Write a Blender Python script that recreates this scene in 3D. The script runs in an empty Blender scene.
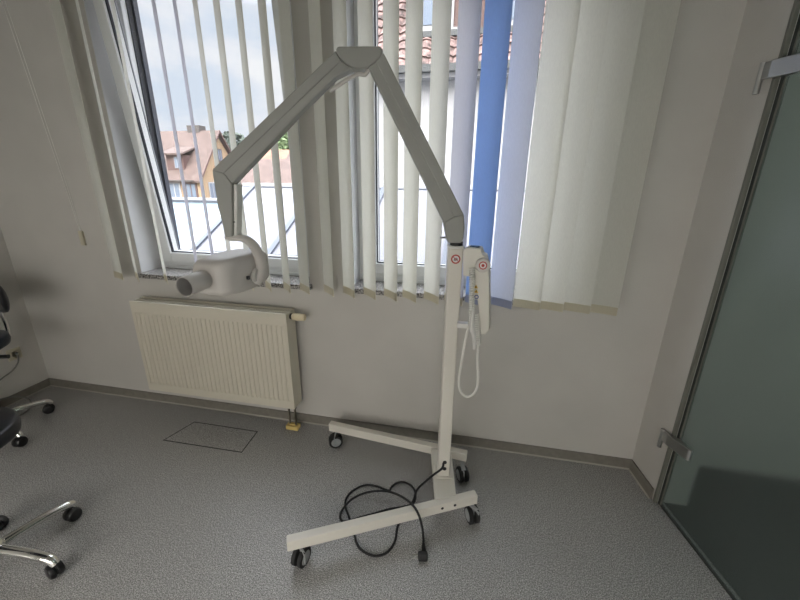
import bpy, bmesh, math, random
from mathutils import Vector, Matrix
from math import radians as R, sin, cos, pi
random.seed(7)
SC = bpy.context.scene
COL = SC.collection

# ---------------------------------------------------------------- materials
def srgb(r, g, b):
    f = lambda c: (c/255/12.92) if c/255 <= .04045 else ((c/255+.055)/1.055)**2.4
    return (f(r), f(g), f(b), 1)
def mat(name, col, rough=.5, metal=0, spec=.5, noise=None, bump=None, emis=None, coat=0):
    m = bpy.data.materials.new(name); m.use_nodes = True
    nt = m.node_tree; b = nt.nodes['Principled BSDF']
    b.inputs['Base Color'].default_value = col
    b.inputs['Roughness'].default_value = rough
    b.inputs['Metallic'].default_value = metal
    b.inputs['Specular IOR Level'].default_value = spec
    b.inputs['Coat Weight'].default_value = coat
    tc = nt.nodes.new('ShaderNodeTexCoord')
    if noise:
        sc, amt = noise[:2]
        n = nt.nodes.new('ShaderNodeTexNoise'); n.inputs['Scale'].default_value = sc
        n.inputs['Detail'].default_value = noise[2] if len(noise) > 2 else 3
        nt.links.new(tc.outputs['Object'], n.inputs['Vector'])
        r = nt.nodes.new('ShaderNodeMapRange')
        r.inputs['From Min'].default_value = .3; r.inputs['From Max'].default_value = .7
        r.inputs['To Min'].default_value = 1-amt; r.inputs['To Max'].default_value = 1+amt
        nt.links.new(n.outputs['Fac'], r.inputs['Value'])
        mx = nt.nodes.new('ShaderNodeVectorMath'); mx.operation = 'SCALE'
        mx.inputs[0].default_value = col[:3]
        nt.links.new(r.outputs['Result'], mx.inputs['Scale'])
        nt.links.new(mx.outputs[0], b.inputs['Base Color'])
    if bump:
        n = nt.nodes.new('ShaderNodeTexNoise'); n.inputs['Scale'].default_value = bump[0]
        n.inputs['Detail'].default_value = 4
        nt.links.new(tc.outputs['Object'], n.inputs['Vector'])
        bp = nt.nodes.new('ShaderNodeBump'); bp.inputs['Strength'].default_value = bump[1]
        bp.inputs['Distance'].default_value = bump[2]
        nt.links.new(n.outputs['Fac'], bp.inputs['Height'])
        nt.links.new(bp.outputs['Normal'], b.inputs['Normal'])
    if emis:
        b.inputs['Emission Color'].default_value = col
        b.inputs['Emission Strength'].default_value = emis
    return m
M = {}
M['wall'] = mat('wall_plaster', (.565, .545, .51, 1), .85, noise=(3, .04), bump=(220, .55, .002))
M['reveal'] = mat('reveal_plaster', (.72, .72, .72, 1), .6, bump=(150, .2, .001))
M['ceiling'] = mat('ceiling_paint', (.36, .35, .32, 1), .9)
M['baseboard'] = mat('baseboard_vinyl', (.20, .185, .16, 1), .5, noise=(30, .1))
M['bead'] = mat('baseboard_bead', (.42, .40, .35, 1), .5)
M['white_lac'] = mat('white_lacquer', (.72, .71, .68, 1), .35)
M['white_frame'] = mat('window_pvc', (.80, .81, .80, 1), .3)
M['gasket'] = mat('black_gasket', (.012, .013, .02, 1), .6)
M['alu_dark'] = mat('dark_outer_profile', (.06, .065, .085, 1), .4)
M['alu_mid'] = mat('grey_outer_profile', (.30, .31, .33, 1), .35, metal=.3)
M['radiator'] = mat('radiator_enamel', (.65, .61, .51, 1), .4)
M['cream'] = mat('cream_plastic', (.72, .62, .42, 1), .45)
M['yellow'] = mat('yellow_plastic', (.66, .50, .18, 1), .5)
M['brass'] = mat('dull_pipe', (.22, .20, .16, 1), .35, metal=.9)
M['black'] = mat('black_plastic', (.008, .008, .009, 1), .4)
M['rubber'] = mat('black_rubber', (.015, .015, .016, 1), .7)
M['tyre_grey'] = mat('caster_grey_plastic', (.33, .34, .35, 1), .5)
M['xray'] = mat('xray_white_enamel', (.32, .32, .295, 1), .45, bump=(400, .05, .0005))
M['xray_head'] = mat('xray_head_plastic', (.60, .57, .54, 1), .4)
M['cone_shade'] = mat('cone_inside_shade', (.42, .41, .40, 1), .7)  # darker grey paints the shade inside the hollow cone
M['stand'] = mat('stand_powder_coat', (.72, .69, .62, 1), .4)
M['cord_white'] = mat('white_cord', (.78, .77, .72, 1), .4)
M['steel'] = mat('brushed_steel', (.45, .45, .44, 1), .32, metal=1)
M['chrome'] = mat('chrome', (.85, .85, .83, 1), .09, metal=1)
M['leather'] = mat('black_leatherette', (.012, .014, .02, 1), .38, bump=(300, .1, .001))
M['leather_blue'] = mat('dark_blue_leatherette', (.010, .018, .035, 1), .4)
M['red'] = mat('sign_red', (.42, .03, .02, 1), .5)
M['sign_white'] = mat('sign_white', (.75, .72, .70, 1), .5)
M['sign_yellow'] = mat('sign_yellow', (.80, .50, .04, 1), .5)
M['sign_blue'] = mat('sign_blue', (.03, .06, .30, 1), .5)
M['display'] = mat('green_black_display', (.01, .03, .025, 1), .15)
M['seal'] = mat('door_seal', (.03, .034, .03, 1), .4)
M['seal_grey'] = mat('door_seal_grey', (.16, .16, .135, 1), .4)
M['socket'] = mat('wall_socket_plastic', (.52, .48, .36, 1), .4)
M['grey_cable'] = mat('grey_cable', (.20, .20, .18, 1), .5)

def nodes(m): m.use_nodes = True; return m.node_tree, m.node_tree.nodes['Principled BSDF']
# speckled sheet vinyl
def floor_mat(name, base, dark=1.0):
    m = bpy.data.materials.new(name); nt, b = nodes(m); N = nt.nodes; L = nt.links
    tc = N.new('ShaderNodeTexCoord')
    n1 = N.new('ShaderNodeTexNoise'); n1.inputs['Scale'].default_value = 230; n1.inputs['Detail'].default_value = 3
    n1.inputs['Roughness'].default_value = .7
    L.new(tc.outputs['Object'], n1.inputs['Vector'])
    r1 = N.new('ShaderNodeValToRGB'); e = r1.color_ramp.elements
    e[0].position = .36; e[0].color = (base[0]*.36, base[1]*.36, base[2]*.36, 1)
    e[1].position = .66; e[1].color = (base[0]*2.1, base[1]*2.1, base[2]*2.15, 1)
    k = e.new(.5); k.color = (base[0], base[1], base[2], 1)
    L.new(n1.outputs['Fac'], r1.inputs['Fac'])
    v = N.new('ShaderNodeTexVoronoi'); v.inputs['Scale'].default_value = 420
    L.new(tc.outputs['Object'], v.inputs['Vector'])
    r2 = N.new('ShaderNodeMapRange'); r2.inputs['From Min'].default_value = 0; r2.inputs['From Max'].default_value = 1
    r2.inputs['To Min'].default_value = .65; r2.inputs['To Max'].default_value = 1.4
    L.new(v.outputs['Color'], r2.inputs['Value'])
    mx = N.new('ShaderNodeVectorMath'); mx.operation = 'SCALE'
    L.new(r1.outputs['Color'], mx.inputs[0]); L.new(r2.outputs['Result'], mx.inputs['Scale'])
    L.new(mx.outputs[0], b.inputs['Base Color'])
    b.inputs['Roughness'].default_value = .42
    bp = N.new('ShaderNodeBump'); bp.inputs['Strength'].default_value = .15; bp.inputs['Distance'].default_value = .001
    L.new(n1.outputs['Fac'], bp.inputs['Height']); L.new(bp.outputs['Normal'], b.inputs['Normal'])
    return m
M['floor'] = floor_mat('speckled_grey_vinyl', (.31, .305, .295))
# granite
m = bpy.data.materials.new('granite'); nt, b = nodes(m)
tc = nt.nodes.new('ShaderNodeTexCoord'); v = nt.nodes.new('ShaderNodeTexNoise'); v.inputs['Scale'].default_value = 90
v.inputs['Detail'].default_value = 5; v.inputs['Roughness'].default_value = .8
nt.links.new(tc.outputs['Object'], v.inputs['Vector'])
r = nt.nodes.new('ShaderNodeValToRGB'); r.color_ramp.elements[0].position = .42; r.color_ramp.elements[0].color = (.03, .028, .028, 1)
r.color_ramp.elements[1].position = .58; r.color_ramp.elements[1].color = (.5, .48, .46, 1)
nt.links.new(v.outputs['Fac'], r.inputs['Fac']); nt.links.new(r.outputs['Color'], b.inputs['Base Color']); b.inputs['Roughness'].default_value = .25
M['granite'] = m
# clear pane
def pane_mat(name, tint=(1, 1, 1), refl=.06, rough=0.0):
    m = bpy.data.materials.new(name); m.use_nodes = True; nt = m.node_tree; nt.nodes.clear()
    o = nt.nodes.new('ShaderNodeOutputMaterial'); t = nt.nodes.new('ShaderNodeBsdfTransparent'); g = nt.nodes.new('ShaderNodeBsdfGlossy')
    t.inputs[0].default_value = (*tint, 1); g.inputs['Roughness'].default_value = rough
    x = nt.nodes.new('ShaderNodeMixShader'); x.inputs[0].default_value = refl
    nt.links.new(t.outputs[0], x.inputs[1]); nt.links.new(g.outputs[0], x.inputs[2]); nt.links.new(x.outputs[0], o.inputs[0])
    return m
M['pane'] = pane_mat('clear_window_glass', refl=.03)
# obscured shower-type glass
m = bpy.data.materials.new('obscured_green_glass'); nt, b = nodes(m)
b.inputs['Base Color'].default_value = (.46, .52, .50, 1); b.inputs['Transmission Weight'].default_value = .93
b.inputs['Roughness'].default_value = .13; b.inputs['IOR'].default_value = 1.3
tc = nt.nodes.new('ShaderNodeTexCoord'); n = nt.nodes.new('ShaderNodeTexNoise'); n.inputs['Scale'].default_value = 170; n.inputs['Detail'].default_value = 2
nt.links.new(tc.outputs['Object'], n.inputs['Vector'])
bp = nt.nodes.new('ShaderNodeBump'); bp.inputs['Strength'].default_value = .35; bp.inputs['Distance'].default_value = .001
nt.links.new(n.outputs['Fac'], bp.inputs['Height']); nt.links.new(bp.outputs['Normal'], b.inputs['Normal'])
M['door_glass'] = m
# slat fabric: reflects and lets daylight through
def fabric(name, col, trans=.62):
    m = bpy.data.materials.new(name); m.use_nodes = True; nt = m.node_tree; nt.nodes.clear(); N = nt.nodes; L = nt.links
    o = N.new('ShaderNodeOutputMaterial'); d = N.new('ShaderNodeBsdfDiffuse'); t = N.new('ShaderNodeBsdfTranslucent'); x = N.new('ShaderNodeMixShader')
    tc = N.new('ShaderNodeTexCoord'); mp = N.new('ShaderNodeMapping'); mp.inputs['Scale'].default_value = (500, 500, 60)
    n = N.new('ShaderNodeTexNoise'); n.inputs['Scale'].default_value = 1
    L.new(tc.outputs['Object'], mp.inputs['Vector']); L.new(mp.outputs[0], n.inputs['Vector'])
    r = N.new('ShaderNodeMapRange'); r.inputs['To Min'].default_value = .92; r.inputs['To Max'].default_value = 1.08
    L.new(n.outputs['Fac'], r.inputs['Value'])
    s = N.new('ShaderNodeVectorMath'); s.operation = 'SCALE'; s.inputs[0].default_value = col
    L.new(r.outputs['Result'], s.inputs['Scale']); L.new(s.outputs[0], d.inputs[0]); L.new(s.outputs[0], t.inputs[0])
    x.inputs[0].default_value = trans
    L.new(d.outputs[0], x.inputs[1]); L.new(t.outputs[0], x.inputs[2]); L.new(x.outputs[0], o.inputs[0])
    return m
M['fab_cream'] = fabric('slat_cream', (.85, .845, .80))
M['fab_lav'] = fabric('slat_lavender', (.76, .76, .80))
M['fab_lblue'] = fabric('slat_pale_blue', (.75, .77, .84))
M['fab_blue'] = fabric('slat_blue', (.42, .55, .78))
M['weight'] = fabric('slat_bottom_cream', (.70, .66, .54), .45)
M['weight_blue'] = fabric('slat_bottom_blue', (.46, .49, .60), .45)
# outside
M['ext_white'] = mat('render_white', (.25, .26, .285, 1), .8, noise=(1.5, .03))
M['ext_tan'] = mat('render_tan', (.24, .17, .11, 1), .8, noise=(1, .05))
M['ext_orange'] = mat('render_orange', (.24, .14, .08, 1), .8)
M['gutter'] = mat('zinc_gutter', (.03, .036, .042, 1), .4)
M['brown_clad'] = mat('brown_cladding', (.07, .04, .038, 1), .7, noise=(20, .2))
M['chim'] = mat('chimney_brick', (.05, .045, .045, 1), .8)
M['foliage'] = mat('foliage', (.04, .055, .045, 1), .8, noise=(6, .4))
M['foliage_light'] = mat('foliage_light', (.10, .15, .07, 1), .8, noise=(6, .4))
M['trunk'] = mat('bark', (.10, .08, .06, 1), .9)
M['roof_white'] = mat('frosted_roof_glass', (.108, .112, .135, 1), .6, noise=(1.2, .03))
M['roof_blue'] = mat('blue_grey_roof_glass', (.075, .11, .14, 1), .15, noise=(1.5, .12))
M['bar_grey'] = mat('grey_glazing_bar', (.045, .055, .075, 1), .4)
M['ext_glass'] = mat('far_window_glass', (.10, .13, .18, 1), .1)
M['ext_dark'] = mat('far_dark_trim', (.05, .045, .045, 1), .7)
M['ground'] = mat('ground_gravel', (.14, .14, .13, 1), .9, noise=(2, .2))
def tile_mat(name, c1, c2, scale):
    m = bpy.data.materials.new(name); nt, b = nodes(m); N = nt.nodes; L = nt.links
    tc = N.new('ShaderNodeTexCoord'); n = N.new('ShaderNodeTexNoise'); n.inputs['Scale'].default_value = scale; n.inputs['Detail'].default_value = 4
    L.new(tc.outputs['Object'], n.inputs['Vector'])
    r = N.new('ShaderNodeValToRGB'); r.color_ramp.elements[0].position = .35; r.color_ramp.elements[1].position = .65
    r.color_ramp.elements[0].color = (*c1, 1); r.color_ramp.elements[1].color = (*c2, 1)
    L.new(n.outputs['Fac'], r.inputs['Fac']); L.new(r.outputs['Color'], b.inputs['Base Color']); b.inputs['Roughness'].default_value = .8
    return m
M['tile_red'] = tile_mat('clay_tiles', (.022, .012, .011), (.16, .105, .10), 9)
M['tile_brown'] = tile_mat('weathered_brown_tiles', (.050, .033, .030), (.080, .055, .050), 3)
M['tile_orange'] = tile_mat('orange_tiles', (.13, .06, .04), (.18, .09, .06), 2)

# ---------------------------------------------------------------- mesh helpers
class MB:
    def __init__(s): s.v = []; s.f = []
    def add(s, vs, fs):
        o = len(s.v); s.v += [tuple(p) for p in vs]; s.f += [tuple(i+o for i in f) for f in fs]; return s
    def box(s, x0, x1, y0, y1, z0, z1, M4=None):
        vs = [Vector(p) for p in ((x0,y0,z0),(x1,y0,z0),(x1,y1,z0),(x0,y1,z0),(x0,y0,z1),(x1,y0,z1),(x1,y1,z1),(x0,y1,z1))]
        if M4: vs = [M4 @ p for p in vs]
        return s.add(vs, [(0,3,2,1),(4,5,6,7),(0,1,5,4),(1,2,6,5),(2,3,7,6),(3,0,4,7)])
    def prism(s, pts, fn0, fn1):            # polygon pts mapped by two functions, joined
        n = len(pts); a = [fn0(p) for p in pts]; b = [fn1(p) for p in pts]
        return s.add(a+b, [tuple(range(n)), tuple(range(2*n-1, n-1, -1))] + [(i, i+n, (i+1) % n+n, (i+1) % n) for i in range(n)])
    def tube(s, path, r, seg=10, caps=True, closed=False):
        P = [Vector(p) for p in path]; n = len(P)
        rr = r if isinstance(r, (list, tuple)) else [r]*n
        t0 = (P[1]-P[0]).normalized(); up = Vector((0,0,1)) if abs(t0.z) < .9 else Vector((1,0,0))
        nrm = t0.cross(up).normalized(); vs = []
        for i in range(n):
            t = (P[min(i+1,n-1)]-P[max(i-1,0)]).normalized()
            nrm = (nrm - t*nrm.dot(t)).normalized(); bn = t.cross(nrm)
            q = rr[i]; a, b = q if isinstance(q, tuple) else (q, q)
            for k in range(seg):
                w = 2*pi*k/seg; vs.append(P[i] + nrm*cos(w)*a + bn*sin(w)*b)
        fs = [(i*seg+k, i*seg+(k+1) % seg, (i+1)*seg+(k+1) % seg, (i+1)*seg+k) for i in range(n-1) for k in range(seg)]
        if caps: fs += [tuple(range(seg-1, -1, -1)), tuple((n-1)*seg+k for k in range(seg))]
        return s.add(vs, fs)
    def lathe(s, prof, Mx, seg=24):        # prof: (r, h) along local z; closes ends at r=0
        n = len(prof); vs = []
        for r, h in prof:
            for k in range(seg):
                w = 2*pi*k/seg; vs.append(Mx @ Vector((r*cos(w), r*sin(w), h)))
        fs = [(i*seg+k, i*seg+(k+1) % seg, (i+1)*seg+(k+1) % seg, (i+1)*seg+k) for i in range(n-1) for k in range(seg)]
        fs += [tuple(range(seg-1, -1, -1)), tuple((n-1)*seg+k for k in range(seg))]
        return s.add(vs, fs)
    def quad(s, a, b, c, d): return s.add([a,b,c,d], [(0,1,2,3)])
    def build(s, name, m, parent=None, smooth=False, bevel=0, seg=2, weld=False):
        me = bpy.data.meshes.new(name); me.from_pydata(s.v, [], s.f); me.update()
        bm = bmesh.new(); bm.from_mesh(me)
        if weld: bmesh.ops.remove_doubles(bm, verts=bm.verts, dist=1e-5)
        bmesh.ops.recalc_face_normals(bm, faces=bm.faces); bm.to_mesh(me); bm.free()
        ms = m if isinstance(m, list) else [m]
        for q in ms: me.materials.append(q)
        o = bpy.data.objects.new(name, me); COL.objects.link(o)
        if smooth:
            me.polygons.foreach_set('use_smooth', [True]*len(me.polygons))
            md = o.modifiers.new('e', 'EDGE_SPLIT'); md.split_angle = R(40)
        if bevel:
            md = o.modifiers.new('b', 'BEVEL'); md.width = bevel; md.segments = seg; md.limit_method = 'ANGLE'; md.angle_limit = R(35)
        if parent: adopt(o, parent)
        return o
def adopt(o, p):
    o.parent = p
    w = Matrix.Identity(4); q = p
    while q: w = Matrix.LocRotScale(q.location, q.rotation_euler, None) @ w; q = q.parent
    loc = w.inverted() if any(abs(w[i][j]-(i == j)) > 1e-9 for i in range(4) for j in range(4)) else None
    if loc and o.type == 'MESH' and not o.get('local'): o.data.transform(loc)   # meshes are written in world coordinates
def tag(o, label, cat, group=None, kind=None):
    o['label'] = label; o['category'] = cat
    if group: o['group'] = group
    if kind: o['kind'] = kind
    return o
def thing(name, loc, label, cat, group=None):
    o = bpy.data.objects.new(name, None); COL.objects.link(o); o.location = loc; o.empty_display_size = .1
    return tag(o, label, cat, group)
def struct(o): o['kind'] = 'structure'; return o
def sempty(name, loc): o = bpy.data.objects.new(name, None); COL.objects.link(o); o.location = loc; return struct(o)
def axis_m(p, d):                           # local z along d, origin p
    return Matrix.Translation(Vector(p)) @ Vector(d).to_track_quat('Z', 'Y').to_matrix().to_4x4()
def spline(pts, n=8, closed=False):
    P = [Vector(p) for p in pts]; out = []
    for i in range(len(P)-1):
        a = P[max(i-1,0)]; b = P[i]; c = P[i+1]; d = P[min(i+2,len(P)-1)]
        for k in range(n):
            t = k/n; out.append(.5*((2*b)+(c-a)*t+(2*a-5*b+4*c-d)*t*t+(3*b-a-3*c+d)*t**3))
    return out+[P[-1]]

# ---------------------------------------------------------------- camera
cd = bpy.data.cameras.new('camera'); cam = bpy.data.objects.new('camera', cd); COL.objects.link(cam); SC.camera = cam
cd.sensor_width = 36; cd.lens = 370/800*36; cd.clip_start = .02; cd.clip_end = 300
Rm = Matrix(((0.97922, -0.07166, 0.18973), (0.2026, 0.30294, -0.93122), (0.00925, 0.95031, 0.31116)))
cam.matrix_world = Matrix.Translation((0, 0, 1.5)) @ Rm.to_4x4()

# ---------------------------------------------------------------- room shell
YW = 1.873; XL = -3.06; XR = .92; YB = -2.0; HC = 2.75; T = .33
Z0, Z1 = .93, 2.56
W1 = (-2.03, -.90); W2 = (-.66, .47)
gx, gy = .84/ (.84**2+4.5**2)**.5, -4.5/(.84**2+4.5**2)**.5     # direction of the glass front, towards the camera
def gp(t, off=0): return (.965+gx*t - gy*off, 1.652+gy*t + gx*off)    # off > 0 : away from this room
b = MB()
for x0, x1, z0, z1 in ((XL-.2, W1[0], 0, HC), (W1[1], W2[0], 0, HC), (W2[1], XR+.1, 0, HC), (W1[0], W1[1], 0, Z0-.03), (W2[0], W2[1], 0, Z0-.03), (W1[0], W1[1], Z1, HC), (W2[0], W2[1], Z1, HC)):
    b.box(x0, x1, YW, YW+T, z0, z1)
struct(b.build('wall_front', M['wall']))
struct(MB().box(XL-.2, XL, YB-.2, YW, 0, HC).build('wall_left', M['wall']))
b = MB(); WB = (-2.9, .9); zb0, zb1 = .30, 1.95  # back wall with an opening for the added fill window
for x0, x1, z0, z1 in ((XL-.2, WB[0], 0, HC), (WB[1], 4.2, 0, HC), (WB[0], WB[1], 0, zb0), (WB[0], WB[1], zb1, HC)): b.box(x0, x1, YB-.2, YB, z0, z1)
struct(b.build('wall_back', M['wall']))
struct(MB().prism([(XR, YW), (.950, 1.658), (1.10, 1.658), (1.10, YW)], lambda p: Vector((*p, 0)), lambda p: Vector((*p, HC))).build('wall_right', M['wall']))
struct(MB().box(1.02, 4.2, 1.97, 2.2, 0, HC).build('wall_next_room', M['wall']))
struct(MB().box(4.0, 4.2, YB, 1.97, 0, HC).build('wall_far_right', M['wall']))
struct(MB().box(XL-.2, 4.2, YB-.2, 2.2, -.12, 0).build('floor', M['floor']))
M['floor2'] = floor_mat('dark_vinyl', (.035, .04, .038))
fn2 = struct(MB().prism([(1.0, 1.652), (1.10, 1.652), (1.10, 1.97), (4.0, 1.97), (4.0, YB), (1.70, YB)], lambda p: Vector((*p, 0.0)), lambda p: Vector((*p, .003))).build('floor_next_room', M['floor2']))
struct(MB().box(XL-.2, 4.2, YB-.2, 2.2, HC, HC+.15).build('ceiling', M['ceiling']))
def base(name, pts, h=.058, t=.012):
    o = MB()
    for (a, c, nrm) in pts:
        a = Vector((*a, 0)); c = Vector((*c, 0)); n = Vector((*nrm, 0))
        o.add([a, c, c+n*t, a+n*t, a+Vector((0,0,h)), c+Vector((0,0,h)), c+n*t*.6+Vector((0,0,h)), a+n*t*.6+Vector((0,0,h))],
              [(0,1,2,3),(4,5,6,7),(0,1,5,4),(1,2,6,5),(2,3,7,6),(3,0,4,7)])
    w = struct(o.build(name, M['baseboard']))
    o = MB()
    for (a, c, nrm) in pts:
        a = Vector((*a, 0)); c = Vector((*c, 0)); n = Vector((*nrm, 0))
        o.add([a+n*t, c+n*t, c+n*(t+.006), a+n*(t+.006), a+n*t+Vector((0,0,.006)), c+n*t+Vector((0,0,.006))], [(0,1,2,3),(4,5,2,3),(0,1,5,4),(0,3,4),(1,2,5)])
    o.build('sealing_bead', M['bead'], w)
base('baseboard_front', [((XL, YW), (XR, YW), (0, -1))])
base('baseboard_left', [((XL, YB), (XL, YW), (1, 0))])
base('baseboard_right', [((XR, YW), (.948, 1.668), (-.9906, -.137))])
# floor hatch: thin dark joint set in the floor
h = MB(); H4 = [(-1.755, 1.528), (-1.232, 1.528), (-1.238, 1.708), (-1.675, 1.712)]
H4 = [(-1.745, 1.522), (-1.23, 1.528), (-1.245, 1.712), (-1.69, 1.712)]
for i in range(4):
    a = Vector((*H4[i], 0)); c = Vector((*H4[(i+1) % 4], 0)); d = (c-a).normalized(); n = Vector((-d.y, d.x, 0))*.0028
    h.prism([a-n-d*.002, c-n+d*.002, c+n+d*.002, a+n-d*.002], lambda p: p+Vector((0,0,-.001)), lambda p: p+Vector((0,0,.0012)))
hatch = thing('floor_hatch', (-1.48, 1.62, 0), 'flat rectangular floor box lid flush with the grey vinyl floor in front of the radiator', 'floor hatch')
h.build('joint', M['black'], hatch)
MB().prism([Vector((*p, 0)) for p in H4], lambda p: p+Vector((0,0,-.002)), lambda p: p+Vector((0,0,.0006))).build('lid', M['floor'], hatch)

# windows ------------------------------------------------------------------
YF = 2.035
def ring(b, x0, x1, z0, z1, w, y0, y1, wb=None, M4=None):
    wb = wb or w
    b.box(x0, x0+w, y0, y1, z0, z1, M4); b.box(x1-w, x1, y0, y1, z0, z1, M4)
    b.box(x0+w, x1-w, y0, y1, z0, z0+wb, M4); b.box(x0+w, x1-w, y0, y1, z1-w, z1, M4)
def window(name, xa, xb, tilt):
    t = sempty(name, ((xa+xb)/2, YF, Z0))
    f = MB(); ring(f, xa, xb, Z0, Z1, .062, YF, YF+.07); f.box(xa+.06, xb-.06, YF-.012, YF+.01, Z0, Z0+.02)
    f.build('window_frame', M['white_frame'], t, bevel=.003)
    f = MB(); ring(f, xa+.05, xb-.05, Z0+.05, Z1-.05, .028, YF+.07, YF+.10); f.build('outer_frame_profile', M['alu_dark'], t)
    f = MB(); ring(f, xa+.062, xb-.062, Z0+.062, Z1-.062, .006, YF+.035, YF+.07); f.build('frame_gasket', M['gasket'], t)
    # plaster reveal lining of the wall opening
    rv = MB()
    rv.box(xa, xa+.004, YW+.001, YF, Z0, Z1); rv.box(xb-.004, xb, YW+.001, YF, Z0, Z1); rv.box(xa, xb, YW+.001, YF, Z1-.004, Z1)
    rv.build('reveal_lining', M['reveal'], t)
    # sash, hinged at its bottom edge
    P = Matrix.Translation((0, YF, Z0+.045)) @ Matrix.Rotation(-tilt, 4, 'X').inverted() @ Matrix.Translation((0, -YF, -(Z0+.045)))
    e = .045
    s = MB(); ring(s, xa+e, xb-e, Z0+e, Z1-e, .062, YF-.018, YF+.055, M4=P); so = s.build('sash', M['white_frame'], t, bevel=.004)
    s = MB(); ring(s, xa+e+.062, xb-e-.062, Z0+e+.062, Z1-e-.062, .005, YF-.004, YF+.012, M4=P)
    ring(s, xa+e+.001, xb-e-.001, Z0+e+.001, Z1-e-.001, .006, YF+.055, YF+.062, M4=P); s.build('sash_gasket', M['gasket'], so)
    s = MB(); ring(s, xa+e+.012, xb-e-.012, Z0+e+.012, Z1-e-.012, .052, YF+.056, YF+.062, M4=P)
    s.build('outer_cladding', M['alu_mid'], so)
    MB().box(xa+e+.06, xb-e-.06, YF+.012, YF+.02, Z0+e+.06, Z1-e-.06, M4=P).build('pane', M['pane'], so)
    sl = MB(); sl.box(xa-.012, xb+.012, YW-.028, YW, Z0-.028, Z0); sl.box(xa, xb, YW, YF, Z0-.028, Z0)
    sl.build('window_sill', M['granite'], t, weld=False, bevel=.002)
    ex = MB(); ex.box(xa, xb, YF+.07, YW+T+.04, Z0-.05, Z0+.0)
    ex.build('outer_sill', M['gutter'], t)
t = sempty('fill_window_3', (-1, YB-.1, .85)); f = MB()  # unseen window added behind the camera to bring in fill daylight
for k in range(3): ring(f, WB[0]+k*3.8/3, WB[0]+(k+1)*3.8/3, zb0, zb1, .06, YB-.14, YB-.07)
f.build('window_frame', M['white_frame'], t)
for k in range(3): MB().box(WB[0]+k*3.8/3+.06, WB[0]+(k+1)*3.8/3-.06, YB-.11, YB-.10, zb0+.06, zb1-.06).build('pane', M['pane'], t)
window('window_1', *W1, R(5.6)); window('window_2', *W2, 0)

# vertical blind -------------------------------------------------------------
YBL = 1.785
bl = thing('vertical_blind', (-.75, YBL, 2.6), 'long vertical blind of cream, lavender and blue fabric slats hanging across both windows', 'vertical blind')
MB().box(-2.46, .70, YBL-.022, YBL+.022, 2.585, 2.625).box(-2.46, .70, YBL-.026, YBL-.022, 2.58, 2.63).build('head_rail', M['white_frame'], bl)
SL = [(-2.104,22,'c'),(-1.972,37,'c'),(-1.771,39,'c'),(-1.545,42,'l'),(-1.434,44.5,'l'),(-1.328,44,'c'),(-1.220,43,'c'),(-1.110,45.5,'c'),(-.997,45,'c'),
      (-.893,41,'c'),(-.754,44,'c'),(-.641,43,'c'),(-.527,44,'c'),(-.415,45,'c'),(-.316,46,'c'),(-.203,46,'c'),(-.091,41,'l'),(.020,34,'b'),
      (.137,33,'p'),(.261,17,'c'),(.365,18,'c'),(.483,18,'c'),(.598,17,'c')]
first = True
for cx, ph, k in SL:
    ph = R(ph); u = Vector((cos(ph), -sin(ph), 0)); n = Vector((sin(ph), cos(ph), 0))
    C = Vector((cx, YBL, 0)); w = .0635; zb = .912; zt = 2.575
    fm, wm, lab = {'c': ('fab_cream', 'weight', None), 'l': ('fab_lav', 'weight', 'pale lavender slat'), 'b': ('fab_blue', 'weight_blue', 'blue slat'), 'p': ('fab_lblue', 'weight_blue', 'pale grey-blue slat')}[k]
    b = MB(); prof = [(i/6-1) for i in range(13)]
    fr = [C+u*w*s + n*(.004*(1-s*s)) for s in prof]; bk = [p+n*.0007 for p in fr][::-1]
    pts = fr+bk
    b.prism(pts, lambda p: p+Vector((0,0,zb+.004)), lambda p: p+Vector((0,0,zt)))
    s = b.build('slat', M[fm], bl, smooth=True)
    if lab: s['label'] = lab
    b = MB(); pts = [C+u*w*.985*q + n*(.004*(1-q*q)-.0012) for q in prof]; pts = pts+[p+n*.003 for p in pts][::-1]
    b.prism(pts, lambda p: p+Vector((0,0,zb-.004)), lambda p: p+Vector((0,0,zb+.036)))
    b.build('bottom_weight', M[wm], s, smooth=True)
b = MB()
for dx in (-.012, .010):
    b.tube([(-2.44+dx, YBL, 2.585), (-2.424+dx*.8, YW-.012, 1.45), (-2.408+dx*.3, YW-.008, 1.17)], .0014, 5)
pc = b.build('pull_cord', M['cord_white'], bl)
MB().box(-2.424, -2.392, YW-.014, YW-.002, 1.085, 1.175).build('cord_weight', M['weight'], pc, bevel=.003)

# radiator ---------------------------------------------------------------
rd = thing('radiator', (-1.5, 1.8, .16), 'cream enamelled panel radiator with ribbed front mounted on the wall under the left window', 'radiator')
X0, X1, RZ0, RZ1, RY = -2.02, -.995, .178, .782, 1.742
b = MB(); nr = 33; pw = (X1-X0-.03)/nr; xs = [X0]; dep = [0]
for i in range(nr):
    a = X0+.015+i*pw
    for t, d in ((.18, 0), (.32, 1), (.68, 1), (.82, 0)): xs.append(a+t*pw); dep.append(d)
xs.append(X1); dep.append(0)
zs = [(RZ0, 0), (RZ0+.045, 0), (RZ0+.055, 1), (RZ1-.075, 1), (RZ1-.065, 0), (RZ1, 0)]
vs = [(x, RY+.005*d*e, z) for z, e in zs for x, d in zip(xs, dep)]
n = len(xs); fs = [(j*n+i, j*n+i+1, (j+1)*n+i+1, (j+1)*n+i) for j in range(len(zs)-1) for i in range(n-1)]
b.add(vs, fs)
b.box(X0, X1, RY+.0085, RY+.02, RZ0, RZ1)
b.build('front_panel', M['radiator'], rd)
MB().box(X0, X0+.004, RY, RY+.10, RZ0, RZ1).build('side_panel', M['radiator'], rd, bevel=.002)
MB().box(X1-.004, X1+.001, RY-.001, RY+.10, RZ0-.001, RZ1).build('side_panel', M['radiator'], rd, bevel=.002)
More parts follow.
